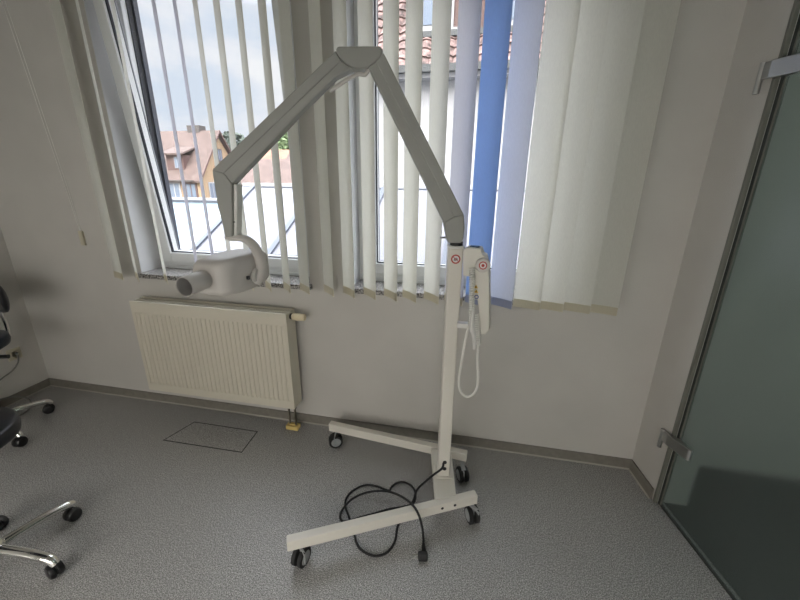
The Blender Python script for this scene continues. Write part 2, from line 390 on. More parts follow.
MB().box(X0, X1, RY+.08, RY+.092, RZ0, RZ1-.01).build('rear_panel', M['radiator'], rd)
g = MB(); g.box(X0, X1, RY-.002, RY+.014, RZ1-.004, RZ1+.004); g.box(X0, X1, RY+.088, RY+.10, RZ1-.004, RZ1+.004); g.box(X0, X1, RY+.046, RY+.052, RZ1-.006, RZ1+.002)
for i in range(70):
    x = X0+.008+i*(X1-X0-.016)/69; g.box(x-.002, x+.002, RY+.014, RY+.088, RZ1-.006, RZ1+.001)
g.build('top_grille', M['radiator'], rd)
mx = axis_m((X1, 1.792, .757), (1, 0, 0))
v = MB().lathe([(.0, 0), (.017, 0), (.017, .012), (0, .012)], mx).build('valve_collar', M['black'], rd, smooth=True)
MB().lathe([(.0, .012), (.016, .012), (.0205, .018), (.0215, .045), (.0205, .048), (.0215, .051), (.0205, .082), (.017, .088), (0, .088)], mx, 18).build('thermostat_knob', M['cream'], rd, smooth=True)
for dx in (-1.062, -1.022):
    MB().lathe([(0, 0), (.013, 0), (.013, .028), (0, .028)], axis_m((dx, 1.792, .15), (0, 0, 1)), 6).build('pipe_nut', M['black'], rd)
    MB().tube([(dx, 1.792, .15), (dx, 1.792, .03)], .007, 10).build('pipe', M['brass'], rd, smooth=True)
MB().box(-1.083, -1.003, 1.770, 1.814, 0.0, .028).box(-1.062, -1.022, 1.782, 1.802, .028, .036).build('floor_rosette', M['yellow'], rd, bevel=.003)

# ---------------------------------------------------------------- mobile dental x-ray unit
xr = thing('mobile_xray_unit', (-.08, 1.47, 0), 'white mobile dental x-ray unit on a four-caster stand with a bent overhead arm', 'x-ray machine')
ST = M['stand']
def rail(p0, p1, w, z0, z1, name, extra=None):
    a = Vector((*p0, 0)); c = Vector((*p1, 0)); d = (c-a).normalized(); n = Vector((-d.y, d.x, 0))
    b = MB(); b.prism([a, c, c+n*w, a+n*w], lambda p: p+Vector((0,0,z0)), lambda p: p+Vector((0,0,z1)))
    return b.build(name, ST, xr, bevel=.003), a, c, d, n
fr, fa, fc, fd, fn = rail((-.645, .975), (.092, 1.369), .036, .086, .135, 'base_rail')
br, ba, bc, bd, bn = rail((-.768, 1.709), (.032, 1.626), .036, .086, .135, 'base_rail')
cbp = [Vector((-.155, 1.63, 0)), Vector((-.095, 1.300, 0)), Vector((-.006, 1.348, 0)), Vector((-.046, 1.616, 0))]
MB().prism(cbp, lambda p: p+Vector((0,0,.088)), lambda p: p+Vector((0,0,.139))).build('cross_beam', ST, xr, bevel=.003)
for q in (.795-.183, .795-.122):
    p = fa+fd*(q+.05)+Vector((0, 0, .112))
    MB().lathe([(0, -.001), (.0065, -.001), (.0065, .0012), (0, .0012)], axis_m(p, -fn), 14).build('bolt', M['black'], fr)
def caster(sx, sy, ox, oy, ang):
    x, y = sx, sy
    c = bpy.data.objects.new('caster', None); COL.objects.link(c); c.parent = xr; c.location = Vector((x, y, 0))-xr.location
    u = Vector((cos(R(ang)), sin(R(ang)), 0)); f = Vector((-u.y, u.x, 0)); o = Vector((ox, oy, .040))
    for q in (-1, 1):
        mx = axis_m(o+u*q*.0035, u*q)
        w = MB().lathe([(0, 0), (.032, 0), (.039, .003), (.040, .009), (.0395, .018), (.034, .0215), (.030, .0215), (.028, .0195), (0, .0195)], mx, 30).build('wheel', M['rubber'], c, smooth=True)
        MB().lathe([(0, .0196), (.0275, .0196), (.0265, .0215), (.013, .0222), (.011, .0205), (0, .0205)], mx, 24).build('hub_cap', M['tyre_grey'], c, smooth=True)
    b = MB(); S0 = Vector((x, y, .078)); d = (S0-o); d.z = 0
    k = d.normalized() if d.length > .004 else f
    Mf = Matrix(((u.x, k.x, 0, o.x), (u.y, k.y, 0, o.y), (0, 0, 1, 0), (0, 0, 0, 1)))
    MB().box(-.0032, .0032, -.036, .036, .026, .080, Mf).box(-.011, .011, -.022, max(d.length, .01)+.012, .0805, .086, Mf).build('caster_fork', M['tyre_grey'], c, bevel=.002)
    MB().tube([(x, y, .078), (x, y, .0905)], .008, 10).build('caster_stem', M['steel'], c)
fm = lambda a, d, n, t: tuple((a+d*t+n*.018)[:2])
L1 = (fc-fa).length; L2 = (bc-ba).length
caster(*fm(fa, fd, fn, .045), -.605, 1.005, -8); caster(*fm(fa, fd, fn, L1-.035), .073, 1.352, 24)
caster(*fm(ba, bd, bn, .04), -.722, 1.695, -62); caster(*fm(ba, bd, bn, L2-.03), .018, 1.588, 24)
# column
A = Vector((-.078, 1.47, 0)); al = R(11); D = Vector((-cos(al), -sin(al), 0)); Nn = Vector((sin(al), -cos(al), 0))
def pl(u, t, z): return A + D*u + Nn*t + Vector((0, 0, z))
def pbox(b, u0, u1, t0, t1, z0, z1):
    b.prism([(u0, t0), (u1, t0), (u1, t1), (u0, t1)], lambda p: pl(p[0], p[1], z0), lambda p: pl(p[0], p[1], z1)); return b
colm = pbox(MB(), -.028, .028, -.028, .028, .139, 1.245).build('column', ST, xr, bevel=.006)
pbox(MB(), -.031, .031, -.031, .031, 1.243, 1.254).build('column_cap', M['white_lac'], xr, bevel=.003)
pbox(MB(), -.040, .040, -.040, .040, .139, .145).build('foot_plate', ST, xr, bevel=.002)
for z in (.225, .188):
    MB().lathe([(0, -.002), (.0095, -.002), (.0095, .002), (0, .002)], axis_m(pl(-.003, .028, z), Nn), 18).build('cable_port', M['black'], colm)
def sticker(c, r, nrm, ringm, fillm, parent, name, inner=.72, glyph=None):
    mx = axis_m(c, nrm)
    o = MB().lathe([(0, 0), (r, 0), (r, .0006), (0, .0006)], mx, 28).build(name, ringm, parent)
    MB().lathe([(0, .0006), (r*inner, .0006), (r*inner, .0010), (0, .0010)], mx, 28).build('sticker_face', fillm, parent)
    return o, mx
so, mx = sticker(pl(0, .0281, 1.203), .0185, Nn, M['red'], M['sign_white'], colm, 'warning_sticker')
g = MB()
UU = -D; ZZ = Vector((0, 0, 1)); cc = pl(0, .0292, 1.203)
def bar(g, c, u0, z0, u1, z1, w, t=.0006):
    a = c+UU*u0+ZZ*z0; e = c+UU*u1+ZZ*z1; d = (e-a).normalized(); n = d.cross(Nn)*w/2
    g.prism([a-n, e-n, e+n, a+n], lambda p: p, lambda p: p+Nn*t)
bar(g, cc, -.006, -.007, -.004, .004, .0028); bar(g, cc, -.001, -.007, .001, .006, .003); bar(g, cc, .005, -.006, .006, .003, .0026); bar(g, cc, -.008, 0, .007, .002, .0022)
g.build('sticker_glyph', M['ext_dark'], colm)
g = MB(); bar(g, cc+Nn*.0007, -.010, .009, .010, -.009, .0026); g.build('sticker_bar', M['red'], colm)
# arm pieces: outlines in the arm's own vertical plane, (reach, height)
def slab(name, pts, t0, t1, m, bev=.006, parent=None, taper=None):
    b = MB(); b.prism(pts, lambda p: pl(p[0], t1, p[1]), lambda p: pl(p[0], t0, p[1]))
    return b.build(name, m, parent or xr, bevel=bev, seg=3)
XE = M['xray']
KN = [(0.0536, 1.3439), (0.0304, 1.3583), (0.012, 1.3674), (-0.0215, 1.3744), (-0.0274, 1.3241), (-0.0252, 1.286), (-0.0187, 1.2667), (0.0334, 1.2661), (0.0428, 1.3006)]
RA = [(0.2833, 1.9002), (-0.0206, 1.3707), (-0.0052, 1.3314), (0.0366, 1.3309), (0.0536, 1.3439), (0.3324, 1.8577), (0.3069, 1.8754)]
RC = [(0.2799, 1.9003), (-0.0225, 1.3707), (0.0169, 1.3674), (0.3069, 1.8754)]
CP = [(0.433, 1.9166), (0.2898, 1.9183), (0.2839, 1.9103), (0.2823, 1.8988), (0.2917, 1.8843), (0.307, 1.8711), (0.3324, 1.8577), (0.3596, 1.8528), (0.3832, 1.855), (0.4032, 1.8637), (0.4229, 1.8777), (0.4377, 1.9008), (0.4377, 1.908)]
LA = [(0.4369, 1.9037), (0.4229, 1.8777), (0.4032, 1.8646), (0.3832, 1.855), (0.4454, 1.8273), (0.5729, 1.7189), (0.8438, 1.4761), (0.894, 1.4897), (0.9092, 1.5245)]
LC = [(0.4402, 1.9051), (0.423, 1.8747), (0.8684, 1.5138), (0.9109, 1.5259)]
EL = [(0.911, 1.5252), (0.8683, 1.5144), (0.842, 1.4761), (0.859, 1.3354), (0.8652, 1.28), (0.8954, 1.2777), (0.9001, 1.3274), (0.9083, 1.3907)]
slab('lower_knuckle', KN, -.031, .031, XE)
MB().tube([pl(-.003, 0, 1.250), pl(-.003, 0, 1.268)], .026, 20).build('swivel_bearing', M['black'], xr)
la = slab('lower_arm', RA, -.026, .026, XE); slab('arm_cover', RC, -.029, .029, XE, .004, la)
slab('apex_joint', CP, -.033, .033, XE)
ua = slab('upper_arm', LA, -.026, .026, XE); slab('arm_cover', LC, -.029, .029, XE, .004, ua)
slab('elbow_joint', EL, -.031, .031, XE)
MB().tube(spline([pl(.331, 0, 1.861), pl(.345, 0, 1.842), pl(.37, 0, 1.842), pl(.41, 0, 1.825), pl(.47, 0, 1.790)], 6), .007, 8).build('arm_cable', M['xray_head'], xr, smooth=True)
MB().tube([pl(.035, 0, 1.283), pl(.062, 0, 1.283)], .004, 8).build('brake_screw', M['steel'], xr)
EI = [(0.8401, 1.4761), (0.8273, 1.4745), (0.8326, 1.4189), (0.845, 1.3336), (0.8532, 1.2821), (0.8644, 1.28)]
ei = slab('elbow_inner_side', EI, -.025, .025, M['white_lac'], .004)  # thin white slab giving the elbow's inner side face its lighter tone
for z in (1.335, 1.42): pbox(MB(), .851, .859, .0252, .0262, z, z+.004).build('elbow_screw', M['ext_dark'], ei)
# collar under the elbow, lock label, yoke
pbox(MB(), .848, .893, -.024, .024, 1.262, 1.290).build('swivel_collar', M['white_lac'], xr, bevel=.005)
yk = spline([(-0.9584, 1.2900, 1.2768), (-0.9224, 1.2950, 1.2763), (-0.8907, 1.3050, 1.2694), (-0.8719, 1.3250, 1.2432), (-0.8653, 1.3450, 1.1993), (-0.8690, 1.3600, 1.1499), (-0.8723, 1.3500, 1.1093), (-0.8871, 1.3350, 1.0821)], 6)
nY = len(yk)
MB().tube(yk, [(.020+.006*min(1, i/(nY*.8)), .010+.012*min(1, i/(nY*.6))) for i in range(nY)], 14).build('yoke', M['xray_head'], xr, smooth=True)
# head: rounded box lofted along its axis
secs = [(1.176,-.990,.044,.047),(1.184,-.986,.060,.061),(1.205,-.977,.074,.071),(1.25,-.968,.079,.076),(1.31,-.963,.083,.079),(1.37,-.960,.081,.077),(1.415,-.957,.077,.074),(1.445,-.954,.068,.065),(1.458,-.952,.052,.050)]
b = MB(); S = 40; vs = []
for y, cx, hw, hh in secs:
    for k in range(S):
        w = 2*pi*k/S; c, s = cos(w), sin(w); e = .42
        vs.append((cx+hw*abs(c)**e*(1 if c > 0 else -1), y, 1.133+hh*abs(s)**e*(1 if s > 0 else -1)))
n = len(secs)
b.add(vs, [(i*S+k, i*S+(k+1) % S, (i+1)*S+(k+1) % S, (i+1)*S+k) for i in range(n-1) for k in range(S)]+[tuple(range(S)), tuple(range(n*S-1, (n-1)*S-1, -1))])
hd = b.build('tube_head', M['xray_head'], xr, smooth=True); hd.modifiers['e'].split_angle = R(75)
mx = axis_m((-.995, 1.182, 1.133), (-.02, -1, -.03))
MB().lathe([(0, -.012), (.036, -.012), (.036, .0), (.032, .004), (0, .004)], mx, 32).build('cone_collar', M['black'], xr, smooth=True)
cn = MB().lathe([(.030, .003), (.034, .003), (.036, .012), (.0362, .105), (.0345, .108), (.033, .105), (.033, .012), (.030, .012)], mx, 40)
cn.f = cn.f[:-2]; cn.build('aiming_cone', M['xray_head'], xr, smooth=True)
ci = MB().lathe([(.0328, .014), (.0322, .014), (.0322, .104), (.0328, .104)], mx, 40); ci.f = ci.f[:-2]; ci.build('cone_shade_liner', M['cone_shade'], xr, smooth=True)  # thin inner skin, shade put into its colour
MB().lathe([(0, .010), (.0325, .010), (.0325, .014), (0, .014)], mx, 32).build('cone_filter', M['cone_shade'], xr)
MB().lathe([(0, 0), (.032, 0), (.032, .008), (.026, .014), (0, .014)], axis_m((-.884, 1.335, 1.115), (1, 0, 0)), 28).build('pivot_disc', M['xray_head'], xr, smooth=True)
MB().box(-.893, -.876, 1.275, 1.285, 1.112, 1.126).build('angle_mark', M['black'], hd)
# control box on the right of the column
CBP = [(-0.0461, 1.2444), (-0.0298, 1.2544), (0.0187, 1.2520), (0.0279, 1.2288), (0.0412, 1.2237), (0.0477, 1.1990), (0.0588, 1.1448), (0.0787, 0.9265), (0.0646, 0.9055), (0.0430, 0.9034), (0.0224, 1.0490), (-0.0030, 1.0513), (-0.0128, 1.1403), (-0.0398, 1.1427)]
b = MB(); b.prism(CBP, lambda p: Vector((p[0], 1.42, p[1])), lambda p: Vector((p[0]+.008, 1.49, p[1])))
cb = b.build('control_box', ST, xr, bevel=.004, seg=2)
topz = max(p[1] for p in CBP)
MB().prism([(-.022, 1.445), (.008, 1.437), (.016, 1.450), (.012, 1.462), (-.018, 1.470)], lambda p: Vector((p[0], p[1], topz-.012)), lambda p: Vector((p[0], p[1], topz+.002))).build('display', M['display'], cb)
pd = Vector(((0.0325, 1.4050, 1.1917)))
MB().lathe([(0, 0), (.028, 0), (.028, .014), (.025, .018), (0, .018)], axis_m(pd+Vector((0, .018, 0)), (0, -1, 0)), 30).build('push_button', M['xray_head'], cb, smooth=True)
o2, mx = sticker(pd, .0155, (0, -1, 0), M['red'], M['sign_white'], cb, 'round_sticker', .74)
MB().lathe([(0, .001), (.006, .001), (.006, .0014), (0, .0014)], mx, 20).build('sticker_glyph', M['red'], cb)
for k, (px, pz) in enumerate([(0.0128, 1.1030), (0.0149, 1.0845)]):
    t = MB(); t.prism([(-.008, -.006), (.008, -.006), (0, .008)], lambda p: Vector((px+p[0], 1.4195, pz+p[1])), lambda p: Vector((px+p[0], 1.4187, pz+p[1]))); t = t.build('warning_triangle', M['sign_yellow'], cb)
    MB().prism([(-.002, -.004), (.002, -.004), (.001, .004), (-.001, .004)], lambda p: Vector((px+p[0], 1.4190, pz+p[1])), lambda p: Vector((px+p[0], 1.4182, pz+p[1]))).build('triangle_glyph', M['ext_dark'], cb)
px, pz = (0.0177, 1.0617)
sticker(Vector((px, 1.4195, pz)), .0085, (0, -1, 0), M['sign_blue'], M['sign_white'], cb, 'blue_sticker', .6)
# bracket bar, handset and coiled cord
MB().box(-.052, -.008, 1.425, 1.455, .922, .942).build('cord_bracket', M['white_lac'], xr, bevel=.002)
def coil(p0, p1, r, turns, wr):
    a = Vector(p0); c = Vector(p1); d = (c-a); t = d.normalized(); n = t.cross(Vector((0, 1, 0))).normalized(); m2 = t.cross(n); out = []
    N = turns*8
    for i in range(N+1): w = 2*pi*i/8; out.append(a+d*i/N+n*cos(w)*r+m2*sin(w)*r)
    return MB().tube(out, wr, 5)
coil((-0.0076, 1.4000, 1.1810), (0.0067, 1.4000, 0.9451), .0085, 26, .0036).build('coiled_cord', M['cord_white'], xr, smooth=True)
coil((0.0235, 1.3950, 0.9993), (0.0386, 1.3950, 0.8677), .0065, 14, .0032).build('coiled_cord', M['cord_white'], xr, smooth=True)
MB().tube(spline([(0.0061, 1.4000, 0.9537), (-0.0090, 1.4000, 0.9134), (-0.0241, 1.4000, 0.7679), (-0.0285, 1.4000, 0.6873), (-0.0141, 1.4000, 0.6360), (0.0141, 1.4000, 0.6213), (0.0415, 1.4000, 0.6484), (0.0496, 1.4000, 0.7068), (0.0405, 1.4000, 0.7983), (0.0380, 1.3950, 0.8765)], 8), .0052, 8).build('hanging_cord_loop', M['cord_white'], xr, smooth=True)
MB().tube(spline([(0.0097, 1.3950, 1.0148), (0.0074, 1.3900, 0.9662), (0.0117, 1.3900, 0.9325), (0.0196, 1.3900, 0.9030), (0.0241, 1.3900, 0.8508)], 6), [.006+.006*sin(pi*i/24)*(1 if i < 14 else .6) for i in range(25)], 10).build('handset', M['white_lac'], xr, smooth=True)
# mains cable on the floor
rc = .0052; F = [
 (-0.0752, 1.4350, 0.2272), (-0.0799, 1.4200, 0.2076), (-0.1170, 1.4309, 0.1550), (-0.1539, 1.4292, 0.1100), (-0.1960, 1.4250, 0.0500), (-0.2094, 1.3921, 0.0120), (-0.2401, 1.3214, 0.0060), (-0.2546, 1.2430, 0.0060), (-0.2510, 1.1742, 0.0060), (-0.2696, 1.1215, 0.0060), (-0.3099, 1.0929, 0.0060), (-0.3584, 1.0958, 0.0060), (-0.4043, 1.1225, 0.0060),
 (-0.4422, 1.1822, 0.0060), (-0.4855, 1.2464, 0.0060), (-0.5230, 1.3005, 0.0060), (-0.5327, 1.3524, 0.0060), (-0.5103, 1.4047, 0.0060), (-0.4629, 1.4446, 0.0060), (-0.4056, 1.4484, 0.0060), (-0.3415, 1.4348, 0.0060), (-0.3304, 1.4518, 0.0140), (-0.3130, 1.4795, 0.0140), (-0.2812, 1.5042, 0.0060), (-0.2366, 1.4903, 0.0060), (-0.2062, 1.4481, 0.0060),
 (-0.2064, 1.3865, 0.0060), (-0.2491, 1.3417, 0.0200), (-0.3066, 1.3167, 0.0200), (-0.3688, 1.2937, 0.0060), (-0.4349, 1.2546, 0.0060), (-0.4786, 1.2263, 0.0060), (-0.5099, 1.2195, 0.0060), (-0.5300, 1.2515, 0.0080), (-0.5174, 1.2961, 0.0180), (-0.4928, 1.3424, 0.0200), (-0.4474, 1.3769, 0.0250), (-0.3887, 1.3871, 0.0400), (-0.3230, 1.3762, 0.0600), (-0.2509, 1.3222, 0.1000), (-0.1897, 1.2492, 0.1430), (-0.1543, 1.2086, 0.1350), (-0.1405, 1.2286, 0.0450), (-0.1321, 1.2075, 0.0140), (-0.1266, 1.1788, 0.0100)]
pcb = MB().tube(spline(F, 7), rc, 8).build('power_cable', M['rubber'], xr, smooth=True)
e = Vector(F[-1]); d = (Vector(F[-1])-Vector(F[-2])); d.z = 0; d.normalize(); n = Vector((-d.y, d.x, 0))
pg = MB().tube([e-d*.01, e+d*.02, e+d*.045], [.006, .0085, .0105], 12)
Mp = Matrix(((d.x, n.x, 0, e.x), (d.y, n.y, 0, e.y), (0, 0, 1, .016), (0, 0, 0, 1)))
pg.lathe([(0, -.022), (.017, -.022), (.0195, -.018), (.0195, .006), (.015, .013), (0, .013)], Mp @ axis_m((.058, -.004, .003), (0, -1, 0)).to_4x4(), 16) if False else pg.lathe([(0, -.014), (.015, -.014), (.0185, -.009), (.0185, .022), (.016, .026), (0, .026)], Mp @ axis_m((.056, 0, .002), (0, -1, 0)), 14); pgo = pg.build('plug', M['rubber'], xr, bevel=.004)
for s in (-.009, .009):
    MB().tube([Mp @ Vector((.058+s, -.028, .002)), Mp @ Vector((.058+s, -.050, .002))], .0024, 8).build('plug_pin', M['chrome'], pgo, smooth=True)

# ---------------------------------------------------------------- stools
def stool(name, cx, cy, seat_z, seat_r, a0, label, base_m, back=None, seat_m='leather', lever=None, r=.253):
    t = thing(name, (cx, cy, 0), label, 'stool', )
    c = Vector((cx, cy, 0)); Z = Vector((0, 0, 1))
    MB().lathe([(0, .06), (.034, .06), (.038, .075), (.036, .12), (.028, .13), (0, .13)], axis_m(c, Z), 24).build('base_hub', M['chrome'], t, smooth=True)
    for k in range(5):
        w = R(a0+72*k); d = Vector((cos(w), sin(w), 0))
        p = [c+d*.02+Z*.104, c+d*(r*.55)+Z*.102, c+d*(r*.85)+Z*.094, c+d*(r*.99)+Z*.084, c+d*(r+.012)+Z*.066]
        lg = MB().tube(spline(p, 5), [(.021-.004*i/20, .0165) for i in range(21)], 14).build('base_leg', M[base_m], t, smooth=True)
        cs = bpy.data.objects.new('caster', None); COL.objects.link(cs); cs.parent = t
        wa = w+R(70+31*k); u = Vector((cos(wa), sin(wa), 0)); o = c+d*r+Z*.030+Vector((-u.y, u.x, 0))*.006
        for s in (-1, 1):
            MB().lathe([(0, 0), (.026, 0), (.0296, .003), (.030, .011), (.026, .0185), (.018, .021), (0, .021)], axis_m(o+u*s*.004, u*s), 24).build('wheel', M['black'], cs, smooth=True)
        MB().tube([o-u*.005, o+u*.005], .024, 16).tube([c+d*r+Z*.045, c+d*r+Z*.068], .006, 8).build('caster_hood', M['black'], cs, smooth=True)
    MB().tube([c+Z*.12, c+Z*.34], .025, 18).build('gas_lift_cover', M['black'], t, smooth=True)
    MB().tube([c+Z*.33, c+Z*(seat_z-.07)], .014, 16).build('gas_lift_rod', M['chrome'], t, smooth=True)
    MB().lathe([(0, -.085), (.09, -.085), (seat_r*.85, -.068), (seat_r*.98, -.050), (seat_r, -.03), (seat_r*.985, -.008), (seat_r*.93, 0), (seat_r*.6, .002), (0, -.001)], axis_m(c+Z*seat_z, Z), 48).build('seat', M[seat_m], t, smooth=True).modifiers['e'].split_angle = R(80)
    if back:
        w, dist, z0, z1, half, rr = back
        nn = 17; b = MB(); vs = []
        prof = [(0, z0), (.4, z0-.0), (1, z0+.025), (1, z1-.025), (.4, z1), (0, z1)]
        for i in range(nn):
            q = -half+2*half*i/(nn-1); a = R(w+q); e = 1-(abs(q)/half)**4*.75
            zc = (z0+z1)/2; hz = (z1-z0)/2*max(e, .15); th = .028*max(e, .2)
            for k in range(14):
                v = 2*pi*k/14; rad = dist+th*cos(v); vs.append(c+Vector((cos(a)*rad, sin(a)*rad, zc+hz*sin(v))))
        b.add(vs, [(i*14+k, i*14+(k+1) % 14, (i+1)*14+(k+1) % 14, (i+1)*14+k) for i in range(nn-1) for k in range(14)]+[tuple(range(14)), tuple(range(nn*14-1, (nn-1)*14-1, -1))])
        b.build('backrest', M['leather'], t, smooth=True).modifiers['e'].split_angle = R(80)
        a = R(w); dd = Vector((cos(a), sin(a), 0))
        MB().tube(spline([c+dd*.05+Z*(seat_z-.09), c+dd*(dist+.0)+Z*(seat_z-.10), c+dd*(dist+.035)+Z*(seat_z-.03), c+dd*(dist+.03)+Z*((z0+z1)/2)], 6), .011, 10).build('backrest_arm', M['chrome'], t, smooth=True)
    if lever:
        a = R(lever); dd = Vector((cos(a), sin(a), 0))
        MB().tube([c+Z*(seat_z-.1), c+dd*.13+Z*(seat_z-.10), c+dd*.15+Z*(seat_z-.10), c+dd*.235+Z*(seat_z-.105)], [.006, .006, .011, .012], 10).build('height_lever', M['black'], t, smooth=True)
    return t
stool('rolling_stool', -1.774, .735, .632, .190, 5, 'near black rolling stool with a shiny chrome star base, at the left edge', 'chrome', back=(200, .25, .78, .98, 40, 0), lever=190)
stool('rolling_stool', -2.80, 1.33, .612, .226, 68, 'far dark blue rolling stool with black backrest, in the left corner by the wall socket', 'chrome', back=(98, .245, .71, .90, 50, 0), seat_m='leather_blue', lever=25, r=.290)
# wall socket
ws = thing('wall_socket', (XL, 1.72, .33), 'round cream wall socket low on the left wall beside the stool', 'wall socket')
MB().box(XL, XL+.010, 1.68, 1.76, .29, .37).build('socket_plate', M['socket'], ws, bevel=.004)
MB().lathe([(0, .008), (.026, .008), (.026, .014), (.021, .016), (.020, .010), (0, .010)], axis_m((XL, 1.72, .33), (1, 0, 0)), 24).build('socket_rim', M['socket'], ws, smooth=True)
cbm = MB().tube(spline([(XL+.016, 1.72, .33), (-3.0200, 1.7165, 0.3436), (-3.0300, 1.7111, 0.2766), (-3.0350, 1.6669, 0.2303), (-3.0350, 1.5920, 0.2035), (-3.0200, 1.5045, 0.1529), (-2.9810, 1.5160, 0.1100), (-2.9657, 1.5834, 0.0900), (-2.9339, 1.6294, 0.0600), (-2.8809, 1.6205, 0.0300), (-2.8566, 1.5794, 0.0060), (-2.8390, 1.5213, 0.0060), (-2.8293, 1.4330, 0.0060), (-2.8608, 1.3660, 0.0060)], 7), .005, 8).build('grey_cable', M['grey_cable'], None, smooth=True)
tag(cbm, 'thin grey cable curving on the floor from the wall socket under the far stool', 'cable')

# ---------------------------------------------------------------- glass door on the right
GD = thing('glass_door', (.985, 1.655, 0), 'tall frameless obscured glass door with brushed steel hinges at the right edge', 'glass door')
def gbox(b, t0, t1, o0, o1, z0, z1):
    b.prism([(t0, o0), (t1, o0), (t1, o1), (t0, o1)], lambda p: Vector((*gp(*p), z0)), lambda p: Vector((*gp(*p), z1))); return b
gbox(MB(), .022, 1.9, .0, .008, .012, 2.45).build('glass_leaf', M['door_glass'], GD)
gbox(MB(), .010, .022, -.004, .012, .004, 2.45).build('door_seal', M['seal'], GD)
gbox(MB(), .022, .027, -.003, .011, .004, 2.45).build('door_seal', M['seal_grey'], GD)
gbox(MB(), .022, 1.9, -.002, .010, .002, .012).build('bottom_seal', M['seal'], GD)
tr = MB(); tr.box(.9465, .962, 1.642, 1.6575, 0, HC)
struct(tr.build('trim_1', M['seal_grey'], None, bevel=.002))
struct(gbox(MB(), 1.9, 4.1, -.03, .03, 0, HC).build('trim_2', M['wall']))
struct(gbox(MB(), .0, 1.9, -.03, .03, 2.46, HC).build('trim_3', M['wall']))
HP = [(-.040, -.040), (.0, -.040), (.100, -.016), (.108, -.010), (.108, -.002), (.03, -.002), (-.0, -.030), (-.040, -.030)]
for zc in (.368, 1.862):
    h = MB().prism(HP, lambda p: Vector((*gp(*p), zc-.027)), lambda p: Vector((*gp(*p), zc+.027)))
    ho = h.build('door_hinge', M['steel'], GD, bevel=.0025)
    MB().tube([Vector((*gp(-.036, -.036), zc-.068)), Vector((*gp(-.036, -.036), zc+.0285))], .0095, 16).build('hinge_barrel', M['steel'], ho, smooth=True)

# ---------------------------------------------------------------- outside
struct(MB().box(-90, 90, -90, 95, -4.2, -4).build('ground', M['ground']))
# white glazed roof just below the windows
gr = thing('glass_roof', (-1, 4, 0), 'white frosted glass roof with grey diagonal glazing bars outside below the windows', 'glass roof')
YR, ZR, SLP = 5.2, 1.365, .5
def rz(y): return ZR-SLP*(YR-y)
xs = [-3.3, -2.31, -1.3, -.3, .7, 1.7]
for i in range(5):
    x0, x1 = xs[i]+.03, xs[i+1]-.03
    MB().prism([(x0, 2.7), (x1, 2.7), (x1, YR), (x0, YR)], lambda p: Vector((p[0], p[1], rz(p[1])-.02)), lambda p: Vector((p[0], p[1], rz(p[1])))).build('roof_pane', M['roof_white'], gr)
for i, x in enumerate(xs):
    MB().prism([(x-.032, 2.7), (x+.032, 2.7), (x+.032, YR), (x-.032, YR)], lambda p: Vector((p[0], p[1], rz(p[1])-.04)), lambda p: Vector((p[0], p[1], rz(p[1])+.03))).build('glazing_bar', M['bar_grey'], gr)
MB().prism([(-3.50, 2.7), (-3.335, 2.7), (-3.335, YR), (-3.50, YR)], lambda p: Vector((p[0], p[1], rz(p[1])-.12)), lambda p: Vector((p[0], p[1], rz(p[1])+.01))).build('verge_board', M['ext_white'], gr)
MB().box(-3.50, 1.75, YR-.02, YR+.03, ZR-.04, ZR+.012).build('ridge_bar', M['bar_grey'], gr)
MB().box(-3.50, 1.75, YR+.03, YR+.2, ZR-.1, ZR+.055).build('ridge_cap', M['ext_white'], gr)
MB().box(-3.4, 1.75, 2.70, 2.75, -1.5, rz(2.7)-.02).box(-3.4, 1.75, YR+.03, YR+.1, -4, ZR-.1).build('support_wall', M['ext_white'], gr)
g2 = thing('glass_canopy', (-4.5, 4.6, 1), 'blue-grey glass canopy with a dark top rail left of the white glass roof', 'glass canopy')
MB().prism([(-7.5, 3.2), (-3.50, 3.2), (-3.50, 4.9), (-7.5, 4.9)], lambda p: Vector((p[0], p[1], rz(p[1])-.085)), lambda p: Vector((p[0], p[1], rz(p[1])-.065))).build('canopy_pane', M['roof_blue'], g2)
MB().box(-7.5, -3.5, 4.88, 4.93, 1.13, 1.175).build('top_rail', M['bar_grey'], g2)
MB().box(-7.5, -3.5, 4.93, 5.0, 1.12, 1.205).build('rail_cap', M['ext_white'], g2)
MB().box(-7.5, -3.52, 3.15, 3.2, -4, .26).build('support_wall', M['ext_white'], g2)

def far_window(par, c, u, w, hgt, nrm, frame=.12, fm='ext_white', gm='ext_glass'):
    c = Vector(c); u = Vector(u); nrm = Vector(nrm); Z = Vector((0, 0, 1))
    def q(b, w, h, d0, d1):
        b.prism([(-w/2, -h/2), (w/2, -h/2), (w/2, h/2), (-w/2, h/2)], lambda p: c+u*p[0]+Z*p[1]+nrm*d0, lambda p: c+u*p[0]+Z*p[1]+nrm*d1); return b
    f = q(MB(), w+2*frame, hgt+2*frame, -.02, .04).build('window', M[fm], par)
    q(MB(), w, hgt, .03, .06).build('pane', M[gm], f)
    q(MB(), frame*.5, hgt, .05, .08).build('mullion', M[fm], f)
# opposite building seen through the right window
ob = thing('neighbouring_building', (0, 8, -4), 'white rendered building with clay tile roof and dormer windows behind the right window', 'building')
MB().box(-2.45, 5, 7.3, 12, -4, 3.45).build('wall', M['ext_white'], ob)
MB().box(-2.6, 5.1, 6.96, 7.10, 3.20, 3.31).build('gutter', M['gutter'], ob)
MB().box(-2.5, 5.05, 7.06, 7.3, 3.13, 3.2).build('soffit', M['ext_white'], ob)
